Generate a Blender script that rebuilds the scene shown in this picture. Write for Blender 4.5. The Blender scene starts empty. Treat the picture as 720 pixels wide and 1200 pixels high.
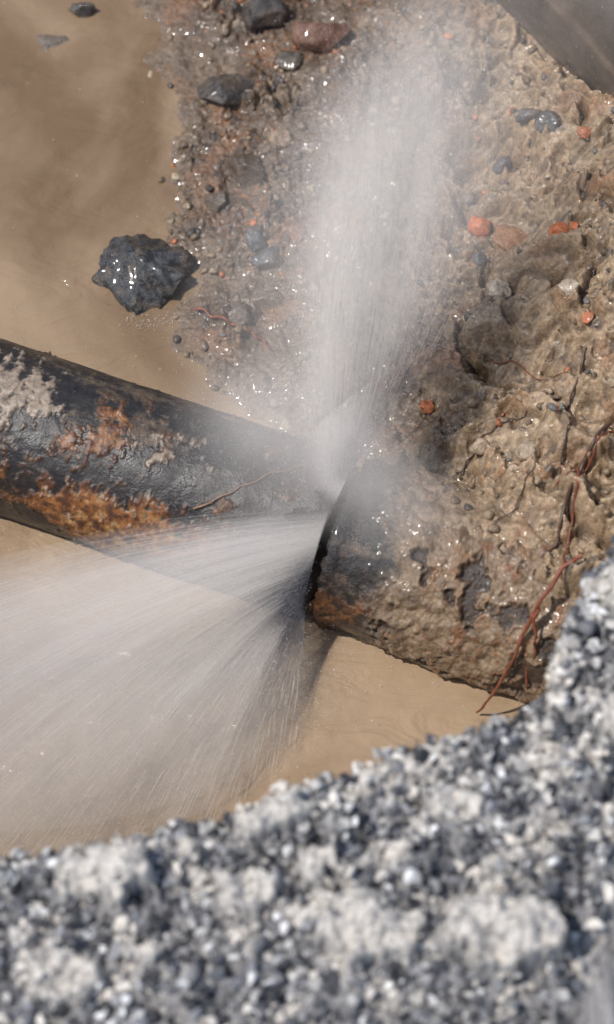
import bpy, math, numpy as np
from mathutils import Vector
rng = np.random.default_rng(7)
scene = bpy.context.scene

# ---------------------------------------------------------------- noise
_tabs = {}
def _grad(seed):
    if seed not in _tabs:
        r = np.random.default_rng(1000 + seed)
        a = r.random((256, 256)) * 2 * np.pi
        _tabs[seed] = (np.cos(a), np.sin(a), r.random((256, 256)), r.random((256, 256)))
    return _tabs[seed]
def perlin(x, y, seed=0):
    gx, gy, _, _ = _grad(seed)
    xi = np.floor(x).astype(int); yi = np.floor(y).astype(int)
    xf = x - xi; yf = y - yi
    u = xf*xf*xf*(xf*(xf*6-15)+10); v = yf*yf*yf*(yf*(yf*6-15)+10)
    def g(ix, iy, dx, dy):
        a = ix & 255; b = iy & 255
        return gx[a, b]*dx + gy[a, b]*dy
    n00 = g(xi, yi, xf, yf); n10 = g(xi+1, yi, xf-1, yf)
    n01 = g(xi, yi+1, xf, yf-1); n11 = g(xi+1, yi+1, xf-1, yf-1)
    return ((n00*(1-u)+n10*u)*(1-v) + (n01*(1-u)+n11*u)*v) * 1.4
def fbm(x, y, f, octv=4, seed=0, gain=.5):
    s = 0; a = 1; tot = 0
    for i in range(octv):
        s = s + a*perlin(x*f+i*17.3, y*f-i*9.1, seed+i); tot += a; a *= gain; f *= 2.03
    return s/tot
def ridged(x, y, f, octv=4, seed=0):
    s = 0; a = 1; tot = 0
    for i in range(octv):
        s = s + a*(1-np.abs(perlin(x*f+i*7.7, y*f+i*3.1, seed+i))*1.6); tot += a; a *= .5; f *= 2.1
    return s/tot
def worley(x, y, f, seed=0):
    _, _, jx, jy = _grad(seed)
    x = x*f; y = y*f
    xi = np.floor(x).astype(int); yi = np.floor(y).astype(int)
    best = np.full(np.shape(x), 9.0); bid = np.zeros(np.shape(x))
    for a in (-1, 0, 1):
        for b in (-1, 0, 1):
            cx = (xi+a) & 255; cy = (yi+b) & 255
            d = np.hypot(xi+a+jx[cx, cy]-x, yi+b+jy[cx, cy]-y)
            m = d < best
            best = np.where(m, d, best); bid = np.where(m, jx[(cx+31) & 255, cy], bid)
    return best, bid
def sst(x, a, b):
    t = np.clip((x-a)/(b-a), 0, 1); return t*t*(3-2*t)
def mixc(a, b, f):
    return a*(1-f[..., None]) + np.asarray(b)*f[..., None]

# ---------------------------------------------------------------- mesh helpers
def make_mesh(name, V, F, mat=None, col=None, smooth=True, uv=None):
    V = np.asarray(V, dtype=np.float32); F = np.asarray(F, dtype=np.int32)
    k = F.shape[1]
    me = bpy.data.meshes.new(name)
    me.vertices.add(len(V)); me.vertices.foreach_set('co', V.ravel())
    me.loops.add(F.size); me.loops.foreach_set('vertex_index', F.ravel())
    me.polygons.add(len(F))
    me.polygons.foreach_set('loop_start', np.arange(0, F.size, k, dtype=np.int32))
    me.polygons.foreach_set('loop_total', np.full(len(F), k, dtype=np.int32))
    me.polygons.foreach_set('use_smooth', np.full(len(F), smooth))
    me.update(calc_edges=True)
    if col is not None:
        c = np.ones((len(V), 4), dtype=np.float32); c[:, :3] = np.clip(col, 0, 1)
        at = me.color_attributes.new('Col', 'FLOAT_COLOR', 'POINT'); at.data.foreach_set('color', c.ravel())
    if uv is not None:
        l = me.uv_layers.new(name='UVMap')
        l.data.foreach_set('uv', np.asarray(uv, dtype=np.float32)[F.ravel()].ravel())
    ob = bpy.data.objects.new(name, me); scene.collection.objects.link(ob)
    if mat: me.materials.append(mat)
    return ob
def grid_faces(n, m, wrap=False):
    i = np.arange(n-1)[:, None]; j = np.arange(m if wrap else m-1)[None, :]
    j2 = (j+1) % m
    return np.stack([(i*m+j), (i*m+j2), ((i+1)*m+j2), ((i+1)*m+j)], -1).reshape(-1, 4)
def ico(sub):
    import bmesh
    bm = bmesh.new(); bmesh.ops.create_icosphere(bm, subdivisions=sub, radius=1)
    V = np.array([v.co[:] for v in bm.verts]); F = np.array([[v.index for v in f.verts] for f in bm.faces])
    bm.free(); return V, F
ICO = {s: ico(s) for s in (1, 2, 3, 4, 5)}
OCT = (np.array([[1, 0, 0], [-1, 0, 0], [0, 1, 0], [0, -1, 0], [0, 0, 1], [0, 0, -1.]]),
       np.array([[0, 2, 4], [2, 1, 4], [1, 3, 4], [3, 0, 4], [2, 0, 5], [1, 2, 5], [3, 1, 5], [0, 3, 5]]))
def rock_shape(sub, r, cuts=9, lo=.55, hi=.85, rough=.05, fr=2.2):
    V, F = ICO[sub]; V = V.copy()
    for _ in range(cuts):
        n = r.normal(size=3); n /= np.linalg.norm(n); d = r.uniform(lo, hi)
        e = V@n - d; V = V - np.where(e > 0, e, 0)[:, None]*n
    s = int(r.integers(0, 90))
    V = V*(1+rough*fbm(V[:, 0]+V[:, 2]*.7+5, V[:, 1]-V[:, 2]*.6+5, fr, 5, s, .6)[:, None]*2)
    return V, F
def rotm(r, n):
    q = r.normal(size=(n, 4)); q /= np.linalg.norm(q, axis=1)[:, None]
    w, x, y, z = q.T
    return np.stack([np.stack([1-2*(y*y+z*z), 2*(x*y-z*w), 2*(x*z+y*w)], -1),
                     np.stack([2*(x*y+z*w), 1-2*(x*x+z*z), 2*(y*z-x*w)], -1),
                     np.stack([2*(x*z-y*w), 2*(y*z+x*w), 1-2*(x*x+y*y)], -1)], -2)
def scatter(name, P, S, C, mat, sub=1, nvar=10, flat=.75, seed=1, smooth=False, lo=.5, hi=.8):
    r = np.random.default_rng(seed); var = [rock_shape(sub, r, 8, lo, hi, .06) for _ in range(nvar)]
    Vs = []; Fs = []; Cs = []; off = 0
    ids = r.integers(0, nvar, len(P)); R = rotm(r, len(P))
    A = r.uniform(.6, 1.2, (len(P), 3))
    for k in range(nvar):
        m = ids == k; n = m.sum()
        if n == 0: continue
        v, f = var[k]
        w = v[None]*A[m][:, None, :]
        w = np.einsum('nij,nvj->nvi', R[m], w)
        w[..., 2] *= flat
        w = w*S[m][:, None, None] + P[m][:, None, :]
        Vs.append(w.reshape(-1, 3)); Cs.append(np.repeat(C[m], len(v), axis=0))
        Fs.append((f[None] + (np.arange(n)*len(v))[:, None, None]).reshape(-1, 3) + off)
        off += n*len(v)
    return make_mesh(name, np.concatenate(Vs), np.concatenate(Fs), mat, np.concatenate(Cs), smooth)
def tube_arrays(P, R, sides):
    P = np.asarray(P, float); n = len(P)
    T = np.gradient(P, axis=0); T /= np.linalg.norm(T, axis=1)[:, None]
    up = np.array([.13, .21, .97]); A = np.cross(T, up); A /= np.linalg.norm(A, axis=1)[:, None]
    B = np.cross(T, A); a = np.arange(sides)/sides*2*np.pi
    R = np.broadcast_to(R, (n,))
    V = P[:, None] + R[:, None, None]*(A[:, None]*np.cos(a)[None, :, None] + B[:, None]*np.sin(a)[None, :, None])
    return V.reshape(-1, 3), grid_faces(n, sides, True)

# ---------------------------------------------------------------- materials
def newmat(name):
    m = bpy.data.materials.new(name); m.use_nodes = True
    nt = m.node_tree; nt.nodes.clear()
    return m, nt, nt.nodes.new, nt.links.new
def surf(name, base=None, attr=True, rough=(.3, .6), rscale=40, bump=((120, .3, .004),), var=.3, vscale=60, coat=0, spec=.5):
    m, nt, N, L = newmat(name)
    out = N('ShaderNodeOutputMaterial'); b = N('ShaderNodeBsdfPrincipled'); L(b.outputs[0], out.inputs[0])
    tc = N('ShaderNodeTexCoord')
    def noise(sc, det=5, r=.6):
        n = N('ShaderNodeTexNoise'); n.inputs['Scale'].default_value = sc; n.inputs['Detail'].default_value = det
        n.inputs['Roughness'].default_value = r; L(tc.outputs['Object'], n.inputs['Vector']); return n
    n = noise(vscale)
    mr = N('ShaderNodeMapRange'); mr.inputs[1].default_value = .3; mr.inputs[2].default_value = .7
    mr.inputs[3].default_value = 1-var; mr.inputs[4].default_value = 1+var; L(n.outputs['Fac'], mr.inputs[0])
    mx = N('ShaderNodeMix'); mx.data_type = 'RGBA'; mx.blend_type = 'MULTIPLY'; mx.inputs[0].default_value = 1
    if attr:
        a = N('ShaderNodeAttribute'); a.attribute_name = 'Col'; L(a.outputs['Color'], mx.inputs[6])
    else: mx.inputs[6].default_value = (*base, 1)
    L(mr.outputs[0], mx.inputs[7]); L(mx.outputs[2], b.inputs['Base Color'])
    n2 = noise(rscale, 3); m2 = N('ShaderNodeMapRange'); m2.inputs[1].default_value = .35; m2.inputs[2].default_value = .65
    m2.inputs[3].default_value = rough[0]; m2.inputs[4].default_value = rough[1]
    L(n2.outputs['Fac'], m2.inputs[0]); L(m2.outputs[0], b.inputs['Roughness'])
    prev = None
    for sc, st, dist in bump:
        nb = noise(sc, 4); bp = N('ShaderNodeBump'); bp.inputs['Strength'].default_value = st; bp.inputs['Distance'].default_value = dist
        L(nb.outputs['Fac'], bp.inputs['Height'])
        if prev: L(prev.outputs[0], bp.inputs['Normal'])
        prev = bp
    if prev: L(prev.outputs[0], b.inputs['Normal'])
    b.inputs['Specular IOR Level'].default_value = spec
    b.inputs['Coat Weight'].default_value = coat; b.inputs['Coat Roughness'].default_value = .09
    return m
M_mud = surf('wet_mud', rough=(.18, .55), rscale=14, bump=((60, .6, .010), (260, .6, .0045)), var=.38, vscale=90, coat=.35, spec=.5)
M_stone = surf('wet_stone', rough=(.15, .45), rscale=60, bump=((60, .5, .008), (240, .6, .004)), var=.35, vscale=90, coat=.3, spec=.5)
M_brick = surf('broken_brick', rough=(.35, .6), rscale=60, bump=((70, .5, .008), (260, .6, .004)), var=.35, vscale=120, coat=.1, spec=.4)
M_grav = surf('dry_gravel', rough=(.2, .7), rscale=50, bump=((200, .6, .004),), var=.35, vscale=130)
M_pipe = surf('corroded_iron', rough=(.22, .55), rscale=14, bump=((35, .35, .008), (200, .5, .003)), var=.45, vscale=60, spec=.5)
M_root = surf('root_bark', rough=(.3, .6), bump=((200, .5, .002),), var=.3, vscale=80)

# ---------------------------------------------------------------- pipe frame
R0 = .196; A0 = np.array([.07, -.131, .10])
AX = np.array([.933, -.36, 0]); AX /= np.linalg.norm(AX)
CC = np.array([AX[1], -AX[0], 0])          # horizontal, towards the near side of the trench
ZZ = np.array([0, 0, 1.])
def on_pipe(s, phi, r=R0):
    phi = np.radians(phi)
    s = np.asarray(s)[..., None]; phi = np.asarray(phi)[..., None]; r = np.asarray(r)
    r = r[..., None] if r.ndim else r
    return A0 + s*AX + r*(CC*np.cos(phi) + ZZ*np.sin(phi))

# ---------------------------------------------------------------- terrain
shY = np.array([-3, -.35, -.12, 0, .16, .235, .356, .503, .653, .807, .989, 1.205, 1.536, 2.2, 3])
shX = np.array([.1, .1, .08, .0, -.05, -.09, -.215, -.29, -.255, -.31, -.29, -.32, -.39, -.7, -1.5])
def terrain(x, y):
    s = (x-A0[0])*AX[0] + (y-A0[1])*AX[1]
    q = -((x-A0[0])*CC[0] + (y-A0[1])*CC[1])
    dA = x - np.interp(y, shY, shX) + .12*fbm(x, y, 5, 5, 3, .6)
    flat = .004 + .15*np.clip(dA, -1, .9)
    rise = .30*sst(x - .25*(y-.1), .12, .75) + .12*sst(x, .6, 1.3)
    h = flat + rise*sst(dA, 0, .35)
    amp = sst(dA, -.06, .16)
    w1, id1 = worley(x+.05*fbm(x, y, 12, 3, 20), y+.05*fbm(x, y, 12, 3, 23), 13, 5)
    w2, id2 = worley(x+.02*fbm(x, y, 30, 2, 26), y+.02*fbm(x, y, 28, 2, 27), 38, 6)
    patch = sst(fbm(x, y, 4, 4, 66, .6), -.16, .2)
    lump = .075*np.clip(.5-w1, 0, 1)*(id1 > .45)*(.25+.75*patch) + .026*np.clip(.6-w2, 0, 1)*(id2 > .5)*(.10+.90*patch)
    wx_ = x + .06*fbm(x, y, 6, 3, 61); wy_ = y + .06*fbm(x, y, 6, 3, 64)
    rg = ridged(wx_*.75+wy_*.65, wy_*.55-wx_*.35, 4.6, 4, 12)
    gouge = np.clip(ridged(wx_*.5+wy_*.9+4, wx_*-.9+wy_*.35, 5.5, 2, 36)-.76, 0, 1)
    big = .075*fbm(x, y, 3.6, 4, 8) + .13*(rg-.6)*(.35+.65*sst(x, .05, .4)) + .020*fbm(x, y, 17, 4, 33) - .18*gouge*sst(x, .15, .4)
    fine = .016*fbm(x, y, 50, 4, 30, .6)*(.25+.95*patch)
    h = h + amp*(big*(.5+.5*sst(x, .1, .4)) + lump*(1.1-.45*sst(x, .2, .5)) + fine)
    h = np.where(dA < 0, np.minimum(h, .0 + dA*.25 + lump*.7+.004), h)
    h = -.2 + (h+.2)*sst(q + .02*fbm(x, y, 9, 3, 40), -.20, -.02)
    cover = sst(s + .07*fbm(x, y, 11, 3, 44), .07, .18)
    Rm = R0 + (cover*(.016 + .034*fbm(x, y, 8, 4, 50) + .3*lump) + .004)*sst(q, -.03, .05) - .03*(1-sst(q, -.09, .02)) - .03*(1-cover)
    coat = np.where((np.abs(q) < Rm) & (s > .02), A0[2] + np.sqrt(np.clip(Rm**2-q**2, 0, None)), -9)
    coat = np.where(coat > -1, coat + .35*fine, coat)
    isco = coat > h
    h = np.maximum(h, coat)
    far = np.maximum(np.maximum(sst(np.abs(x), 2.6, 3.6), sst(y, 2.6, 3.8)), sst(-y, 5, 7))
    h = h*(1-far) + (.86+.03*fbm(x, y, 1.5, 3, 60))*far
    return h, dict(s=s, q=q, dA=dA, lump=lump, cover=cover, coat=isco, far=far, id1=id1, w1=w1, id2=id2, w2=w2, patch=patch)
def axis_coords(a, b, step):
    f = np.arange(a, b, step)
    o = np.array([.02, .06, .12, .2, .35, .5, .7, 1, 1.3, 1.7, 2.2, 3, 4, 6, 10, 20, 40, 70])
    return np.concatenate([(a-o)[::-1], f, b+o])
gx = axis_coords(-.62, 1.0, .003); gy = axis_coords(-.68, 1.85, .003)
X, Y = np.meshgrid(gx, gy)
H, I = terrain(X, Y)
n1 = fbm(X, Y, 4, 4, 70); n2 = fbm(X, Y, 18, 5, 75); n3 = fbm(X, Y, 60, 3, 79); n4 = fbm(X, Y, 7, 5, 83)
def mudcol(shape, tan, n1, n2, n3, n4):
    c = np.broadcast_to(np.array([.118, .079, .050]), shape).copy()
    c = mixc(c, [.345, .240, .146], tan)
    c = mixc(c, [.076, .051, .033], sst(n2, .0, .35)*.7*(1-.35*tan))
    c = mixc(c, [.42, .315, .205], sst(-n4, .08, .4)*.55*(.30+.70*tan))
    c = mixc(c, [.24, .118, .055], sst(n4-.4*n2, .10, .38)*.55)
    c = mixc(c, [.36, .15, .05], sst(n3+n1*.8, .36, .6)*.5)
    return c
tan = sst(X + .4*n1 - .10*(Y-.2), .05, .50)
col = mudcol(X.shape+(3,), tan, n1, n2, n3, n4)
col = mixc(col, [.06, .056, .056], (I['id2'] > .88)*(I['w2'] < .45)*.7*I['patch'])
col = mixc(col, [.42, .34, .25], ((I['id2'] > .56) & (I['id2'] < .60))*(I['w2'] < .42)*.6*I['patch'])
col = mixc(col, [.20, .14, .088], sst(-(H-.010), -.008, .008)*.5)
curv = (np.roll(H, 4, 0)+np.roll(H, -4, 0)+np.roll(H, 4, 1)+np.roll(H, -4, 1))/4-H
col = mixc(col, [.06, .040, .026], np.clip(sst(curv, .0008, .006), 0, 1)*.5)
cl = I['coat']*I['cover']
col = mixc(col, [.05, .045, .043], cl*sst(n1+.6*n2, .15, .45)*.45)
col = mixc(col, [.03, .028, .028], np.clip(I['coat']*(1-I['cover']), 0, 1)*.8)
col = mixc(col, [.25, .21, .16], I['far'])
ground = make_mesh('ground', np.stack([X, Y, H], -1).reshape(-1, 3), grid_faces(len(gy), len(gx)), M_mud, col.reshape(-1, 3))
def th(x, y): return terrain(np.atleast_1d(np.asarray(x, float)), np.atleast_1d(np.asarray(y, float)))[0]

# ---------------------------------------------------------------- muddy water
m, nt, N, L = newmat('muddy_water')
out = N('ShaderNodeOutputMaterial'); b = N('ShaderNodeBsdfPrincipled'); L(b.outputs[0], out.inputs[0])
tc = N('ShaderNodeTexCoord')
n = N('ShaderNodeTexNoise'); n.inputs['Scale'].default_value = 1.7; n.inputs['Detail'].default_value = 4; n.inputs['Distortion'].default_value = 1.0
L(tc.outputs['Object'], n.inputs['Vector'])
cr = N('ShaderNodeValToRGB'); cr.color_ramp.elements[0].position = .35; cr.color_ramp.elements[0].color = (.175, .114, .064, 1)
cr.color_ramp.elements[1].position = .66; cr.color_ramp.elements[1].color = (.345, .245, .156, 1)
sp = N('ShaderNodeSeparateXYZ'); L(tc.outputs['Object'], sp.inputs[0])
gr = N('ShaderNodeMapRange'); gr.inputs[1].default_value = -.2; gr.inputs[2].default_value = 1.4; gr.inputs[3].default_value = .10; gr.inputs[4].default_value = -.08
L(sp.outputs['Y'], gr.inputs[0]); ad = N('ShaderNodeMath'); ad.operation = 'ADD'; L(n.outputs['Fac'], ad.inputs[0]); L(gr.outputs[0], ad.inputs[1])
L(ad.outputs[0], cr.inputs[0]); L(cr.outputs[0], b.inputs['Base Color'])
b.inputs['Roughness'].default_value = .08; b.inputs['IOR'].default_value = 1.33; b.inputs['Specular IOR Level'].default_value = .6
nb = N('ShaderNodeTexNoise'); nb.inputs['Scale'].default_value = 7; nb.inputs['Detail'].default_value = 5; nb.inputs['Distortion'].default_value = 1.2
mpw = N('ShaderNodeMapping'); mpw.inputs['Scale'].default_value = (.6, 1.5, 1); mpw.inputs['Rotation'].default_value = (0, 0, .35)
L(tc.outputs['Object'], mpw.inputs[0]); L(mpw.outputs[0], nb.inputs['Vector'])
bp = N('ShaderNodeBump'); bp.inputs['Strength'].default_value = .6; bp.inputs['Distance'].default_value = .03
L(nb.outputs['Fac'], bp.inputs['Height'])
nb2 = N('ShaderNodeTexNoise'); nb2.inputs['Scale'].default_value = 60; nb2.inputs['Detail'].default_value = 3
L(tc.outputs['Object'], nb2.inputs['Vector'])
bp2 = N('ShaderNodeBump'); bp2.inputs['Strength'].default_value = .22; bp2.inputs['Distance'].default_value = .005
L(nb2.outputs['Fac'], bp2.inputs['Height']); L(bp.outputs[0], bp2.inputs['Normal']); L(bp2.outputs[0], b.inputs['Normal'])
M_water = m
wx = axis_coords(-1.0, 1.0, .008); wx = wx[np.abs(wx) < 5]; wy = axis_coords(-1.2, 1.8, .008); wy = wy[np.abs(wy) < 6]
WX, WY = np.meshgrid(wx, wy)
rd = np.hypot(WX+.43, WY-.70)
hit = np.exp(-(((WX+.3)/.5)**2+((WY+.6)/.35)**2))
WZ = .0035*fbm(WX, WY, 3, 3, 90) + .0016*np.sin(rd*95+2*fbm(WX, WY, 5, 2, 93))*np.exp(-rd*6) + .012*hit*fbm(WX, WY, 12, 4, 95) + .0012*fbm(WX*.7+WY*.3, WY*1.6, 14, 3, 97)
make_mesh('water', np.stack([WX, WY, WZ], -1).reshape(-1, 3), grid_faces(len(wy), len(wx)), M_water)

# ---------------------------------------------------------------- burst water main
main = bpy.data.objects.new('burst_water_pipe', None); scene.collection.objects.link(main)
def jag(PH, k):
    a = np.radians(PH); return .014*perlin(np.cos(a)*3+k, np.sin(a)*3+k, 140)+.009*perlin(np.cos(a)*11+k, np.sin(a)*11, 141)+.004*perlin(np.cos(a)*35+k, np.sin(a)*35, 142)
E1, E2 = -.024, .016
def pipe_seg(name, s, buried, mat, nphi=420):
    ph = np.arange(nphi)/nphi*360
    S, PH = np.meshgrid(s, ph, indexing='ij')
    end = E1 if not buried else E2
    S = S + (jag(PH, 0 if not buried else 5))*np.exp(-np.abs(S-end)/.03)
    a = np.radians((PH+90) % 360-90)      # seam of the pattern on the hidden underside
    u = S; v = a*R0
    d = .0035*fbm(u, v, 7, 4, 110) + .0009*fbm(u, v, 60, 3, 115)
    def blob(s_, p_, ss, sp):
        dp = (PH-p_+180) % 360-180
        return np.exp(-((S-s_)/ss)**2-(dp/sp)**2)
    nn = fbm(u, v, 8, 6, 120, .6); nf = fbm(u, v, 36, 5, 126, .6); nl = fbm(u*.5, v*1.3, 6, 5, 133, .6)
    c = np.broadcast_to(np.array([.024, .020, .018]), S.shape+(3,)).copy()
    c = mixc(c, [.085, .062, .045], sst(nn+.4*nf, -.05, .5)*.75)
    c = mixc(c, [.17, .12, .08], sst(nl+.5*nf, .10, .5)*.65)
    rust = blob(-.53, 90, .07, 22)+.7*blob(-.62, 80, .06, 16)+1.*blob(-.56, 22, .09, 28)+1.2*blob(-.42, 18, .13, 28)+.9*blob(-.52, 2, .10, 22)+.8*blob(-.27, 30, .12, 26)+.45*blob(-.8, 40, .12, 22)+.5*blob(-.72, 15, .08, 20)+.34
    if buried: rust = .4+.9*blob(.05, 0, .06, 30)
    rf = sst(rust*.75 + 1.3*nn + .85*nf, .62, .98)
    rc = mixc(np.broadcast_to(np.array([.26, .105, .034]), c.shape), [.09, .040, .022], sst(nf, -.1, .25))
    rc = mixc(rc, [.40, .26, .12], sst(-nf-.5*nn, .05, .35)*.8)
    c = c*(1-rf[..., None]) + rc*rf[..., None]
    nf2 = fbm(u*1.1, v, 26, 6, 131, .62)
    if not buried:
        enc = .95*blob(-.73, 88, .09, 26)+1.0*blob(-.87, 105, .12, 25)+.5*blob(-.48, 78, .07, 14)+.7*blob(-.85, 65, .1, 25)+.45*blob(-.35, 85, .12, 16)+.4*blob(-.5, 30, .2, 30)+.28
        ef = sst(enc*.55 + 1.0*nf2 + .45*nn, .5, .78)
        c = mixc(c, [.34, .26, .19], ef*.8)
        d = d + rf*(.003+.004*nf) + ef*(.004+.004*nf2)
        r = R0 + .004*sst(S, -.05, -.01) + d
    else:
        m1 = fbm(S*1.0, a*R0, 7, 5, 160, .6); m2 = fbm(S, a*R0, 24, 4, 165); w_, id_ = worley(S+.02*m1, a*R0+.02*m2, 26, 8)
        cov = sst(S + .10*m1+.04*m2 - .03*np.cos(a), .09, .17)
        nb_ = fbm(S, a*R0, 4, 4, 170)
        bare = sst(m1+.5*nb_+.35*m2, .10, .30)*.85
        cov2 = cov*(1-bare)
        mc = mudcol(c.shape, np.full(S.shape, .5), nb_, m2, fbm(S, a*R0, 60, 3, 172), m1)
        mc = mixc(mc, [.28, .10, .035], sst(m2-.4*m1, .12, .4)*.55*sst(S, .2, .4))
        c = c*(1-cov2[..., None]) + mc*cov2[..., None]
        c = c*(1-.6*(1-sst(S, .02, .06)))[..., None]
        r = R0 + .010*(1-sst(S, .02, .07)) + d + rf*.003 + cov2*(.014+.028*m1+.008*m2+.020*np.clip(.5-w_, 0, 1)*(id_ > .6))
    r = r - .010*np.exp(-np.abs(S-end)/.006)
    P = on_pipe(S, PH, r)
    o = make_mesh(name, P.reshape(-1, 3), grid_faces(len(s), nphi, True), mat, c.reshape(-1, 3)); o.parent = main
    return o
pipe_seg('pipe_barrel', np.concatenate([np.linspace(-3.2, -1.1, 40), np.linspace(-1.09, -.05, 480), np.linspace(-.049, E1, 24)]), False, M_pipe)
pipe_seg('pipe_barrel_buried', np.concatenate([np.linspace(E2, .045, 24), np.linspace(.046, .7, 340), np.linspace(.71, 1.6, 40)]), True, M_mud)
for nm, end, sg, kk in (('fracture_lip_1', E1, -1, 0), ('fracture_lip_2', E2, 1, 5)):
    ss = np.array([0, .002, .3])
    S, PH = np.meshgrid(ss, np.arange(420)/420*360, indexing='ij')
    rr = np.array([R0-.006, R0-.030, R0-.032])[:, None] + 0*PH
    P = on_pipe(end+sg*S+jag(PH, kk)*(S < .1), PH, rr); c = np.broadcast_to([.05, .028, .016], P.shape)
    o = make_mesh(nm, P.reshape(-1, 3), grid_faces(3, 420, True), M_pipe, c.reshape(-1, 3)); o.parent = main

# ---------------------------------------------------------------- second pipe at the far side of the pit
m_old = surf('old_steel', attr=True, rough=(.2, .45), rscale=8, bump=((25, .35, .008), (160, .25, .002)), var=.3, vscale=12)
ax2 = np.array([.6, -.8, -.03]); ax2 /= np.linalg.norm(ax2); c2 = np.array([.70, 1.44, .36])
pn = np.array([.8, .6, 0]); pz = np.cross(ax2, pn); pz *= np.sign(pz[2])
s = np.linspace(-1.6, 1.3, 300); a = np.arange(160)/160*2*np.pi
S, A = np.meshgrid(s, a, indexing='ij')
rr = .27 + .006*fbm(S, np.sin(A)*.5, 4, 4, 150) + .012*np.exp(-((S+.15)/.012)**2)
P = c2 + S[..., None]*ax2 + rr[..., None]*(pn*np.cos(A)[..., None] + pz*np.sin(A)[..., None])
nn = fbm(S*.4+3, np.sin(A)+np.cos(A)*.5, 5, 5, 152)
c = mixc(np.broadcast_to(np.array([.105, .082, .066]), P.shape).copy(), [.23, .17, .125], sst(nn, -.1, .4)*.8)
make_mesh('steel_pipe', P.reshape(-1, 3), grid_faces(300, 160, True), m_old, c.reshape(-1, 3))

# ---------------------------------------------------------------- individual rocks
def rock(name, x, y, r3, colr, seed, z=None, sub=4, cuts=11, lo=.5, hi=.85, rot=0, sink=.4, colr2=None, mat=None, rough=.12, fr=2.6):
    r = np.random.default_rng(seed); V, F = rock_shape(sub, r, cuts, lo, hi, rough, fr)
    V = V*np.asarray(r3); c_, s_ = math.cos(rot), math.sin(rot)
    V = V@np.array([[c_, s_, 0], [-s_, c_, 0], [0, 0, 1]])
    if z is None:      # rest on the highest ground under the stone
        ox = np.array([0, 1, -1, 0, 0])*r3[0]*.5; oy = np.array([0, 0, 0, 1, -1])*r3[1]*.5
        g = th(x+ox, y+oy); zz = max(float(g.mean()), -.01)
    else: zz = z
    V = V + np.array([x, y, zz + r3[2]*(1-2*sink)*.6])
    nn = fbm(V[:, 0]+V[:, 2], V[:, 1]+V[:, 2]*.5, 25, 5, seed % 50)
    c = np.broadcast_to(np.asarray(colr, float), V.shape).copy()
    c = mixc(c, colr2 if colr2 else np.asarray(colr)*.5, sst(nn, 0, .4)*.8)
    c = mixc(c, [.17, .12, .08], sst(-nn, .05, .3)*(.25 if name == 'brick_fragment' else .45))
    return make_mesh(name, V, F, mat or (M_brick if name == 'brick_fragment' else M_stone), c)
rock('black_rock', -.41, .69, (.145, .145, .095), (.028, .029, .031), 11, z=-.010, sub=5, cuts=16, rot=-.25, colr2=(.085, .085, .085), rough=.16, fr=3.2)
rock('rock', .04, 1.36, (.085, .065, .06), (.19, .095, .06), 12, colr2=(.1, .06, .045))
rock('rock', -.2, 1.21, (.08, .07, .05), (.07, .06, .052), 13)
rock('rock', -.065, 1.06, (.032, .03, .025), (.30, .21, .14), 14)
rock('rock', -.145, .97, (.065, .07, .05), (.12, .09, .065), 15)
rock('rock', -.126, .76, (.035, .045, .03), (.11, .115, .12), 16)
rock('rock', -.09, .69, (.055, .04, .03), (.08, .085, .09), 17)
rock('rock', -.03, .76, (.035, .028, .025), (.26, .13, .08), 18)
rock('rock', -.12, 1.44, (.07, .06, .05), (.06, .05, .045), 19)
rock('rock', .54, .96, (.035, .03, .025), (.09, .085, .085), 20)
rock('rock', .48, .90, (.028, .03, .022), (.07, .065, .065), 21)
rock('rock', .585, .90, (.036, .04, .03), (.08, .075, .07), 22)
rock('rock', -.576, 1.50, (.04, .03, .03), (.09, .08, .07), 23, z=.0)
rock('rock', -.66, 1.40, (.05, .03, .02), (.16, .125, .095), 24, z=-.008)
rock('brick_fragment', .423, .71, (.034, .031, .028), (.58, .15, .04), 25, sink=0)
rock('brick_fragment', .60, .58, (.032, .025, .022), (.55, .15, .045), 26, sink=0)
rock('brick_fragment', .625, .555, (.016, .016, .014), (.55, .14, .04), 27, sink=0)
rock('brick_fragment', .48, .64, (.055, .045, .025), (.36, .18, .09), 28, sink=.15)
rock('brick_fragment', .283, .235, (.022, .02, .017), (.45, .14, .05), 29, sink=0)
rock('brick_fragment', .56, .06, (.017, .015, .013), (.40, .12, .05), 40, sink=.1)
rock('brick_fragment', .64, .28, (.020, .017, .014), (.42, .14, .06), 41, sink=.1)
rock('brick_fragment', .66, .84, (.018, .02, .014), (.40, .14, .06), 42, sink=.1)
rock('rock', .455, .50, (.034, .030, .024), (.50, .42, .31), 30, sink=.2)
rock('rock', .41, .59, (.024, .022, .018), (.18, .17, .165), 31, sink=.2)
rock('rock', .60, .35, (.028, .022, .02), (.46, .37, .27), 32, sink=.2)
rock('rock', .40, .05, (.03, .02, .018), (.42, .32, .22), 33, sink=.2)
rock('rock', .50, -.02, (.03, .03, .022), (.38, .29, .2), 34, sink=.2)
rock('rock', .05, .50, (.04, .05, .035), (.15, .11, .08), 35)
rock('rock', -.17, .53, (.04, .035, .03), (.13, .095, .07), 36)
rock('rock', -.10, .58, (.045, .035, .03), (.16, .11, .075), 37)
rock('rock', -.22, .88, (.04, .035, .03), (.15, .12, .09), 38)
rock('rock', -.05, 1.30, (.05, .045, .03), (.10, .08, .06), 39)

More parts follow.
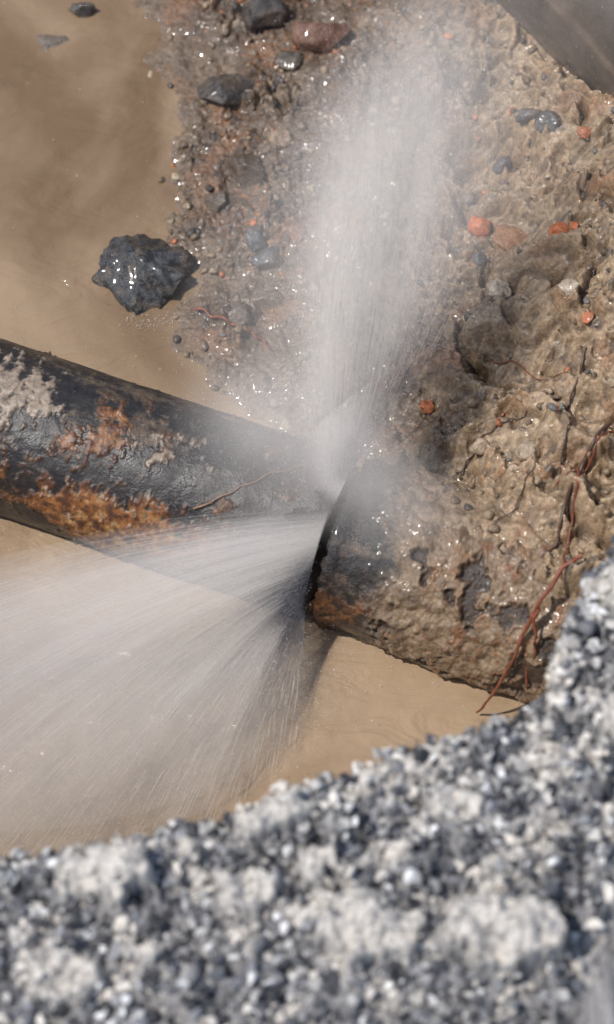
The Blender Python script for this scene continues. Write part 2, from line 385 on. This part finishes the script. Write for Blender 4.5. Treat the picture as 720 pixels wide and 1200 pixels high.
# small rubble mixed in the mud
def palette(r, n, cols, p):
    c = np.array(cols)[r.choice(len(cols), n, p=p)]
    return c*r.uniform(.7, 1.3, (n, 1))
r = np.random.default_rng(5); n = 6500
px = r.uniform(-.45, 1.0, n); py = r.uniform(-.55, 1.8, n)
hh, inf = terrain(px, py)
cl = fbm(px, py, 5, 4, 200)
ok = (hh > -.004) & (cl*1.8 + r.uniform(-.45, .3, n) > 0) & (inf['dA'] > -.05) & ~((inf['s'] < .06) & (np.abs(inf['q']) < .25)) & (inf['q'] > -.05)
px, py, hh = px[ok], py[ok], hh[ok]; n = len(px)
S = .0022 + .014*r.random(n)**3.5
C = palette(r, n, [(.15, .105, .07), (.24, .17, .105), (.08, .065, .055), (.38, .29, .19), (.42, .14, .055), (.14, .13, .12)], [.34, .30, .12, .09, .08, .07])
scatter('rubble', np.stack([px, py, hh+S*.1], -1), S, C, M_stone, sub=2, seed=3, flat=.8, smooth=True)

# ---------------------------------------------------------------- roots
def root(name, pts, r0, r1, colr, seed, drape=True, lift=.004, n=60):
    pts = np.asarray(pts, float); t = np.linspace(0, len(pts)-1, n)
    idx = np.arange(len(pts))
    P = np.stack([np.interp(t, idx, pts[:, k]) for k in range(pts.shape[1])], -1)
    ker = np.ones(7)/7
    for k in range(P.shape[1]):
        P[:, k] = np.convolve(np.pad(P[:, k], 3, mode='edge'), ker, 'valid')
    w = np.linspace(0, 8, n)
    P[:, 0] += .008*perlin(w+seed, w*0+.5, seed); P[:, 1] += .008*perlin(w*0+.5, w+seed, seed+1)
    if drape:
        z = th(P[:, 0], P[:, 1]); z = np.convolve(np.pad(z, 3, mode='edge'), ker, 'valid')
        P = np.stack([P[:, 0], P[:, 1], np.maximum(z, .0)+lift+.003*perlin(w+9, w*0, seed+2)], -1)
    V, F = tube_arrays(P, np.linspace(r0, r1, n)*(1+.3*perlin(w*4, w*0+.3, seed)), 8)
    return make_mesh(name, V, F, M_root, np.broadcast_to(np.array(colr), V.shape))
RED = (.20, .062, .032); DRK = (.08, .045, .03)
root('tree_root', [(-.275, .56), (-.2, .51), (-.13, .47), (-.085, .43)], .004, .0025, RED, 1, lift=.014)
pr = on_pipe(np.array([-.30, -.24, -.17, -.08]), np.array([50., 66, 88, 108]), np.full(4, R0+.006))
root('tree_root', pr, .003, .0015, (.22, .12, .07), 4, drape=False)
root('tree_root', [(.60, -.34, .40), (.55, -.37, .39), (.50, -.43, .33), (.46, -.48, .22), (.42, -.52, .10), (.375, -.535, .01)], .006, .0028, RED, 7, drape=False)
root('tree_root', [(.50, -.43, .33), (.50, -.475, .24), (.485, -.51, .13), (.50, -.52, .05)], .004, .002, RED, 10, drape=False)
root('tree_root', [(.68, .02), (.62, -.08), (.575, -.18), (.54, -.27), (.49, -.34)], .005, .003, DRK, 13, lift=.008)
root('tree_root', [(.64, .22), (.60, .1), (.585, .0), (.56, -.10)], .003, .0015, DRK, 16, lift=.007)
root('tree_root', [(.72, .0), (.66, -.03), (.60, -.12), (.55, -.16)], .003, .0015, RED, 19, lift=.007)
root('tree_root', [(.34, .02), (.42, .08), (.50, .10)], .0025, .0012, DRK, 22, lift=.007)
root('tree_root', [(.60, -.10), (.585, -.2), (.57, -.3), (.55, -.37)], .004, .002, RED, 25, lift=.007)
root('tree_root', [(.52, -.02), (.50, -.10), (.46, -.17), (.40, -.22)], .002, .001, DRK, 28, lift=.006)
root('tree_root', [(.44, .33), (.50, .27), (.53, .20), (.60, .17)], .002, .001, RED, 31, lift=.006)

# ---------------------------------------------------------------- near ledge with gravel
LX = np.array([-70, -3, -.577, -.40, -.209, -.0486, .06, .179, .411, .47, .501, .611, .75, 1.1, 3, 70])
LY = np.array([-1.4, -1.3, -1.231, -1.21, -1.17, -1.091, -1.075, -1.028, -.927, -.87, -.751, -.559, -.2, .3, .8, .9])
def ledge_edge(x): return np.interp(x, LX, LY) + .03*fbm(x, x*0+.3, 8, 5, 210)
CH = [(-.375, -1.295, .09, .065, .06), (-.06, -1.16, .08, .055, .05), (-.12, -1.33, .06, .045, .04), (.36, -1.42, .12, .085, .09),
      (.12, -1.40, .10, .075, .05), (.02, -1.27, .05, .035, .03), (.60, -.95, .06, .06, .04), (.64, -.72, .05, .08, .04), (-.45, -1.50, .07, .05, .035), (.28, -1.15, .05, .04, .03), (-.30, -1.45, .05, .04, .03), (-.22, -1.24, .04, .03, .025)]
def ledge_h(x, y):
    d = ledge_edge(x)-y
    h = .865 + .035*fbm(x, y, 3.5, 4, 220) + .06*fbm(x, y, 13, 4, 225) + .014*fbm(x, y, 45, 3, 228) - .05*(1-sst(d, 0, .06))
    wx_ = x+.06*fbm(x, y, 14, 5, 240, .6); wy_ = y+.06*fbm(x, y, 14, 5, 244, .6)
    pale = np.zeros_like(x)
    for cx, cy, rx, ry, rz in CH:
        e = np.hypot((wx_-cx)/rx, (wy_-cy)/ry); k = 1-sst(e, .8, 1.1)
        h = h + rz*k; pale = np.maximum(pale, k)
    return h, pale
lx = axis_coords(-.85, 1.0, .004)
rows = np.concatenate([[-1, -.6, -.3, -.1], np.arange(0, .8, .004), [.82, .9, 1., 1.2, 1.5, 2, 3, 5, 10, 20, 60]])
LXg, Rg = np.meshgrid(lx, rows)
Yg = ledge_edge(LXg) - np.maximum(Rg, 0)
Zg, PG = ledge_h(LXg, Yg)
Zg = np.where(Rg < 0, np.interp(Rg, [-1, 0], [-.25, .80]), Zg)
Yg = np.where(Rg < 0, Yg - .05*(-Rg) - .01 + .02*fbm(LXg, Rg, 6, 3, 230), Yg)
g1 = fbm(LXg, Yg, 7, 4, 232); g2 = fbm(LXg, Yg, 40, 4, 236)
c = np.broadcast_to(np.array([.235, .225, .22]), LXg.shape+(3,)).copy()
c = mixc(c, [.54, .50, .45], np.maximum(sst(g1, .05, .35)*.8, PG)); c = mixc(c, [.07, .07, .075], sst(g2, .08, .35)*.6)
make_mesh('gravel_ledge', np.stack([LXg, Yg, Zg], -1).reshape(-1, 3), grid_faces(len(rows), len(lx)), M_grav, c.reshape(-1, 3))
r = np.random.default_rng(15); n = 21000
x = r.uniform(-.85, .95, n); d = r.random(n)**1.15*.72 - .012; y = ledge_edge(x)-d; z, pg = ledge_h(x, y)
S = .0024+.019*r.random(n)**3.2
cl = fbm(x, y, 7, 4, 232)
pale = np.maximum(sst(cl + r.uniform(-.15, .15, n), .02, .27), pg)
keep = r.random(n) > pg*.68; S = S*(1-.5*pg)
C = palette(r, n, [(.042, .043, .048), (.10, .10, .109), (.23, .23, .238), (.45, .43, .40), (.72, .71, .69)], [.29, .24, .22, .16, .09])
Cp = palette(r, n, [(.60, .555, .495), (.46, .42, .375), (.18, .175, .17)], [.55, .33, .12])
C = np.where((pale > r.random(n))[:, None], Cp, C)
scatter('gravel', np.stack([x, y, z+S*.2], -1)[keep], S[keep], C[keep], M_grav, sub=2, seed=8, nvar=16, lo=.32, hi=.6, flat=.85)

# ---------------------------------------------------------------- water jets
def jetA(u, w, t):
    """back jet, thrown up and away from the fracture"""
    p0 = on_pipe(np.zeros_like(u), 88+48*u, R0*1.0+0*u)
    p1 = np.stack([.03+.38*u, .42+.20*u, .87+.18*u], -1)
    t_ = t[..., None]; p = p0+(p1-p0)*t_
    b = 4*t*(1-t); b2 = t**.5*(1-t)*2.5
    p[..., 0] += .13*b*np.sign(u)*np.abs(u)**1.5 - .06*b2*np.clip(1-u, 0, 2)**2
    p[..., 2] += .03*b
    off = w*(.012+.085*t)
    p[..., 1] += off*.8; p[..., 2] -= off*.5; p[..., 0] += off*.12
    return p
BE = np.array([[-1.45, -.50, .0], [-1.35, -.68, 0], [-1.15, -.86, 0], [-.80, -.92, 0], [-.48, -.88, 0], [-.22, -.80, 0], [-.03, -.67, 0]])
BH = np.array([.15, .17, .18, .16, .12, .08, .03])
def jetB(u, w, t):
    """front jet, a fan falling back on the water"""
    p0 = on_pipe(np.zeros_like(u)-.005, 78-88*u, R0+0*u)
    k = u*(len(BE)-1); ii = np.arange(len(BE))
    uc = np.clip(k, 0, len(BE)-1)
    p1 = np.stack([np.interp(uc, ii, BE[:, j]) for j in range(3)], -1)
    p1 = p1 + (k-uc)[..., None]*np.array([.15, .10, 0])
    p = p0+(p1-p0)*t[..., None]; b = 4*t*(1-t)
    p[..., 2] += np.interp(uc, ii, BH)*b
    off = w*(.008+.075*t)
    p[..., 2] += off*.7; p[..., 1] += off*.5
    return p
def spray_mat(name, alpha, us, seed, e0, e1, tcurve, colr=(.72, .67, .62), contrast=.75, radial=False):
    """a thin veil of airborne droplets: scatters light the same way whatever its facing, so it is shaded about the vertical"""
    m, nt, N, L = newmat(name)
    out = N('ShaderNodeOutputMaterial'); tr = N('ShaderNodeBsdfTransparent'); mixs = N('ShaderNodeMixShader')
    df = N('ShaderNodeBsdfDiffuse'); df.inputs[0].default_value = (*colr, 1)
    up = N('ShaderNodeCombineXYZ'); up.inputs[2].default_value = 1; L(up.outputs[0], df.inputs['Normal'])
    L(tr.outputs[0], mixs.inputs[1]); L(df.outputs[0], mixs.inputs[2]); L(mixs.outputs[0], out.inputs[0])
    uv = N('ShaderNodeUVMap'); uv.uv_map = 'UVMap'; sep = N('ShaderNodeSeparateXYZ'); L(uv.outputs[0], sep.inputs[0])
    def streak(su, sv, det):
        mp = N('ShaderNodeMapping'); mp.inputs['Scale'].default_value = (su, sv, 1); mp.inputs['Location'].default_value = (seed*3.7, seed*1.9, 0)
        L(uv.outputs[0], mp.inputs[0]); n = N('ShaderNodeTexNoise'); n.inputs['Scale'].default_value = 1; n.inputs['Detail'].default_value = det
        n.inputs['Roughness'].default_value = .6; L(mp.outputs[0], n.inputs['Vector']); return n.outputs['Fac']
    def ramp(src, a, b_, c0, c1):
        r_ = N('ShaderNodeMapRange'); r_.interpolation_type = 'SMOOTHSTEP'; r_.inputs[1].default_value = a; r_.inputs[2].default_value = b_
        r_.inputs[3].default_value = c0; r_.inputs[4].default_value = c1; L(src, r_.inputs[0]); return r_.outputs[0]
    def mul(a, b_):
        q = N('ShaderNodeMath'); q.operation = 'MULTIPLY'; L(a, q.inputs[0])
        if isinstance(b_, float): q.inputs[1].default_value = b_
        else: L(b_, q.inputs[1])
        return q.outputs[0]
    s1 = ramp(streak(us, us*.5 if radial else .7, 5), .32, .68, 1-contrast, 1)
    s2 = ramp(streak(us*.25, us*.2 if radial else 1.0, 2), .35, .65, .55, 1)
    a = mul(s1, s2)
    if not radial:
        a = mul(a, ramp(sep.outputs['X'], 0, e0, 0, 1)); a = mul(a, ramp(sep.outputs['X'], 1-e1, 1, 1, 0))
    cv = N('ShaderNodeFloatCurve'); cu = cv.mapping.curves[0]
    cu.points[0].location = tcurve[0]; cu.points[1].location = tcurve[-1]
    for p in tcurve[1:-1]: cu.points.new(*p)
    cv.mapping.update()
    if radial:
        sub = N('ShaderNodeVectorMath'); sub.operation = 'SUBTRACT'; L(uv.outputs[0], sub.inputs[0]); sub.inputs[1].default_value = (.5, .5, 0)
        ln = N('ShaderNodeVectorMath'); ln.operation = 'LENGTH'; L(sub.outputs[0], ln.inputs[0])
        L(mul(ln.outputs['Value'], 2.0), cv.inputs['Value'])
    else: L(sep.outputs['Y'], cv.inputs['Value'])
    a = mul(a, cv.outputs[0]); a = mul(a, float(alpha))
    L(a, mixs.inputs[0]); return m
def sheet(name, fn, w, u0, u1, t0, t1, mat, parent, seed):
    U, T = np.meshgrid(np.linspace(0, 1, 90), np.linspace(0, 1, 70))
    u = u0+(u1-u0)*U; t = t0+(t1-t0)*T
    ww = w + .3*fbm(U, T*.3, 3, 2, 300+seed)
    P = fn(u, ww, t)
    o = make_mesh(name, P.reshape(-1, 3), grid_faces(70, 90), mat, uv=np.stack([U, T], -1).reshape(-1, 2)); o.parent = parent
    return o
def puff(name, c, ex, ey, mat, parent):
    U, T = np.meshgrid(np.linspace(0, 1, 30), np.linspace(0, 1, 30))
    k = (U-.5)**2+(T-.5)**2
    P = np.asarray(c)+(U-.5)[..., None]*2*np.asarray(ex)+(T-.5)[..., None]*2*np.asarray(ey)+(.05*(1-4*k))[..., None]*ZZ
    o = make_mesh(name, P.reshape(-1, 3), grid_faces(30, 30), mat, uv=np.stack([U, T], -1).reshape(-1, 2)); o.parent = parent
m, nt, N, L = newmat('airborne_water')
out = N('ShaderNodeOutputMaterial'); df = N('ShaderNodeBsdfDiffuse'); tl = N('ShaderNodeBsdfTranslucent'); mm = N('ShaderNodeMixShader')
df.inputs[0].default_value = tl.inputs[0].default_value = (.95, .92, .88, 1); mm.inputs[0].default_value = .4
L(df.outputs[0], mm.inputs[1]); L(tl.outputs[0], mm.inputs[2]); L(mm.outputs[0], out.inputs[0]); M_drop = m
def strands(name, fn, n, seed, parent, tmax, bias, width, wsp, dens):
    r = np.random.default_rng(seed); m = 6
    u = dens(r, n); w = r.normal(size=n)*wsp
    t0 = tmax*r.random(n)**bias; ln = r.uniform(.05, .22, n)*(1-.3*t0)
    t = t0[:, None]+ln[:, None]*np.linspace(0, 1, m)[None]
    ok = t[:, -1] < tmax*1.03
    u, w, t = u[ok], w[ok], t[ok]; n = len(u)
    P = fn(np.repeat(u[:, None], m, 1), np.repeat(w[:, None], m, 1), t)
    T = np.gradient(P, axis=1); T /= np.linalg.norm(T, axis=2)[..., None]
    A = np.cross(T, [.3, .2, .93]); A /= np.linalg.norm(A, axis=2)[..., None]; B = np.cross(T, A)
    wd = width*r.uniform(.3, 1.2, n)[:, None]*np.sin(np.linspace(.08, math.pi-.08, m))[None]
    a = np.arange(3)/3*2*np.pi
    V = P[:, :, None]+wd[..., None, None]*(A[:, :, None]*np.cos(a)[:, None]+B[:, :, None]*np.sin(a)[:, None])
    f = grid_faces(m, 3, True)
    F = (f[None]+(np.arange(n)*m*3)[:, None, None]).reshape(-1, 4)
    o = make_mesh(name, V.reshape(-1, 3), F, M_drop); o.parent = parent
def droplets(name, P, S, parent, shape=OCT):
    V, F = shape; n = len(P)
    W = V[None]*S[:, None, None]+P[:, None]
    o = make_mesh(name, W.reshape(-1, 3), (F[None]+(np.arange(n)*len(V))[:, None, None]).reshape(-1, 3), M_drop)
    if parent: o.parent = parent
    return o
JA = bpy.data.objects.new('water_jet', None); scene.collection.objects.link(JA)
JB = bpy.data.objects.new('water_jet', None); scene.collection.objects.link(JB)
tcA = [(0, .85), (.12, .88), (.35, .86), (.6, .70), (.8, .36), (1, 0)]
for i, (w, al, c_) in enumerate([(-.5, .75, .25), (.6, .92, .25)]):
    sheet('spray_sheet_%d' % (i+1), jetA, w, -.16, 1.14, .0, 1.18, spray_mat('spray_back_%d' % i, al, 6, i+1, .30, .70, tcA, contrast=c_), JA, i)
sheet('spray_halo', jetA, 1.4, -.8, 1.7, .0, 1.3, spray_mat('spray_back_halo', .55, 4, 9, .45, .48, [(0, .7), (.2, .9), (.6, .8), (.85, .4), (1, 0)], contrast=.25), JA, 5)
tcB = [(0, .95), (.1, .88), (.3, .68), (.6, .52), (.85, .40), (1, .25)]
for i, (w, al) in enumerate([(-.5, .55), (.5, .64)]):
    sheet('spray_sheet_%d' % (i+1), jetB, w, -.05, 1.06, .0, 1., spray_mat('spray_front_%d' % i, al, 11, i+21, .20, .24, tcB, contrast=.45), JB, 10+i)
sheet('spray_halo', jetB, 1.2, -.18, 1.16, .0, 1., spray_mat('spray_front_halo', .38, 5, 29, .3, .28, tcB, contrast=.3), JB, 15)
rc_ = [(0, 1), (.25, .85), (.5, .5), (.75, .16), (.9, .03), (1, 0)]
pm = spray_mat('spray_puff', .68, 3.5, 41, 0, 0, rc_, contrast=.25, radial=True)
pm2 = spray_mat('spray_puff_thin', .34, 4, 43, 0, 0, rc_, contrast=.3, radial=True)
puff('spray_cloud_1', (-.03, -.03, .38), (.32, -.06, .02), (.03, .21, .10), pm, JA)
puff('spray_cloud_2', (.17, -.17, .34), (.22, -.05, 0), (.0, .17, .08), pm2, JA)
strands('streaks', jetA, 600, 31, JA, 1.0, 1.6, .00025, .7, lambda r, n: np.clip(r.beta(1.3, 2.0, n), 0, 1))
strands('streaks', jetB, 2600, 32, JB, .97, 1.5, .00025, .7, lambda r, n: r.random(n))
r = np.random.default_rng(33)
def drops(fn, n, tm, um, us_, sp, bias=1., blur=.02):
    u = np.clip(r.normal(um, us_, n), -.6, 1.6); t = tm*r.random(n)**bias
    # clump along stream lines so that denser threads form
    th_ = fbm(u*1.0, t*.12, 10, 3, 500); k = r.random(n) < .55+.7*th_
    u, t = u[k], t[k]; w = r.normal(size=len(u))*sp
    return fn(u, w, t)+r.normal(size=(len(u), 3))*blur*(.3+t[:, None])
P = drops(jetA, 130000, 1.15, .32, .33, .9, .9, .034); droplets('fine_spray', P, .00024+.0003*r.random(len(P)), JA)
P = drops(jetB, 130000, 1.0, .5, .30, .9, .8, .018); P = P[P[:, 2] > 0]; droplets('fine_spray', P, .00024+.0003*r.random(len(P)), JB)
P = drops(jetA, 11000, 1.35, .4, .5, 1.8, .8, .06); droplets('droplets', P, .0004+.0006*r.random(len(P))**4, JA, ICO[1])
P = drops(jetB, 7000, 1.0, .45, .45, 1.5, 1, .04); P = P[P[:, 2] > 0]; droplets('droplets', P, .0004+.0006*r.random(len(P))**4, JB, ICO[1])
n = 9000; P = np.array([-.02, -.02, .38])+r.normal(size=(n, 3))*np.array([.13, .09, .05]); droplets('droplets', P, .0003+.0004*r.random(n)**3, JA)
# splash beads on wet mud and around the rock
n = 2600; x = r.normal(.2, .35, n); y = r.normal(.55, .5, n); z = np.maximum(th(x, y), 0)+r.random(n)**3*.05
a = r.uniform(-2.0, .5, 500); rx = -.385+.125*np.cos(a)+r.normal(size=500)*.016; ry = .62+.09*np.sin(a)+r.normal(size=500)*.014
P = np.concatenate([np.stack([x, y, z], -1), np.stack([rx, ry, .003+0*rx], -1)])
droplets('splash_droplets', P, .0004+.0012*r.random(len(P))**4, None, ICO[1])

# ---------------------------------------------------------------- light
az = math.radians(-98); el = math.radians(60)
D = Vector((math.sin(az)*math.cos(el), math.cos(az)*math.cos(el), math.sin(el)))
sd = bpy.data.lights.new('sun', 'SUN'); sd.energy = 3.9; sd.angle = math.radians(1.2); sd.color = (1, .965, .915)
so = bpy.data.objects.new('sun', sd); scene.collection.objects.link(so); so.rotation_euler = D.to_track_quat('Z', 'Y').to_euler(); so.location = D*10
w = bpy.data.worlds.new('World'); scene.world = w; w.use_nodes = True; nt = w.node_tree
bg = nt.nodes['Background']; sk = nt.nodes.new('ShaderNodeTexSky'); sk.sky_type = 'NISHITA'; sk.sun_disc = False
sk.sun_elevation = el; sk.sun_rotation = az; nt.links.new(sk.outputs[0], bg.inputs[0]); bg.inputs[1].default_value = .135

# ---------------------------------------------------------------- camera
cd = bpy.data.cameras.new('camera'); co = bpy.data.objects.new('camera', cd); scene.collection.objects.link(co)
co.location = (0, -3.5, 6.062); co.rotation_euler = (math.radians(30), 0, 0)
cd.sensor_fit = 'VERTICAL'; cd.sensor_height = 36; cd.lens = 105; cd.clip_end = 300
cd.dof.use_dof = True; cd.dof.focus_distance = 6.95; cd.dof.aperture_fstop = 1.5
scene.camera = co
scene.view_settings.view_transform = 'Standard'; scene.view_settings.look = 'None'; scene.view_settings.exposure = 0
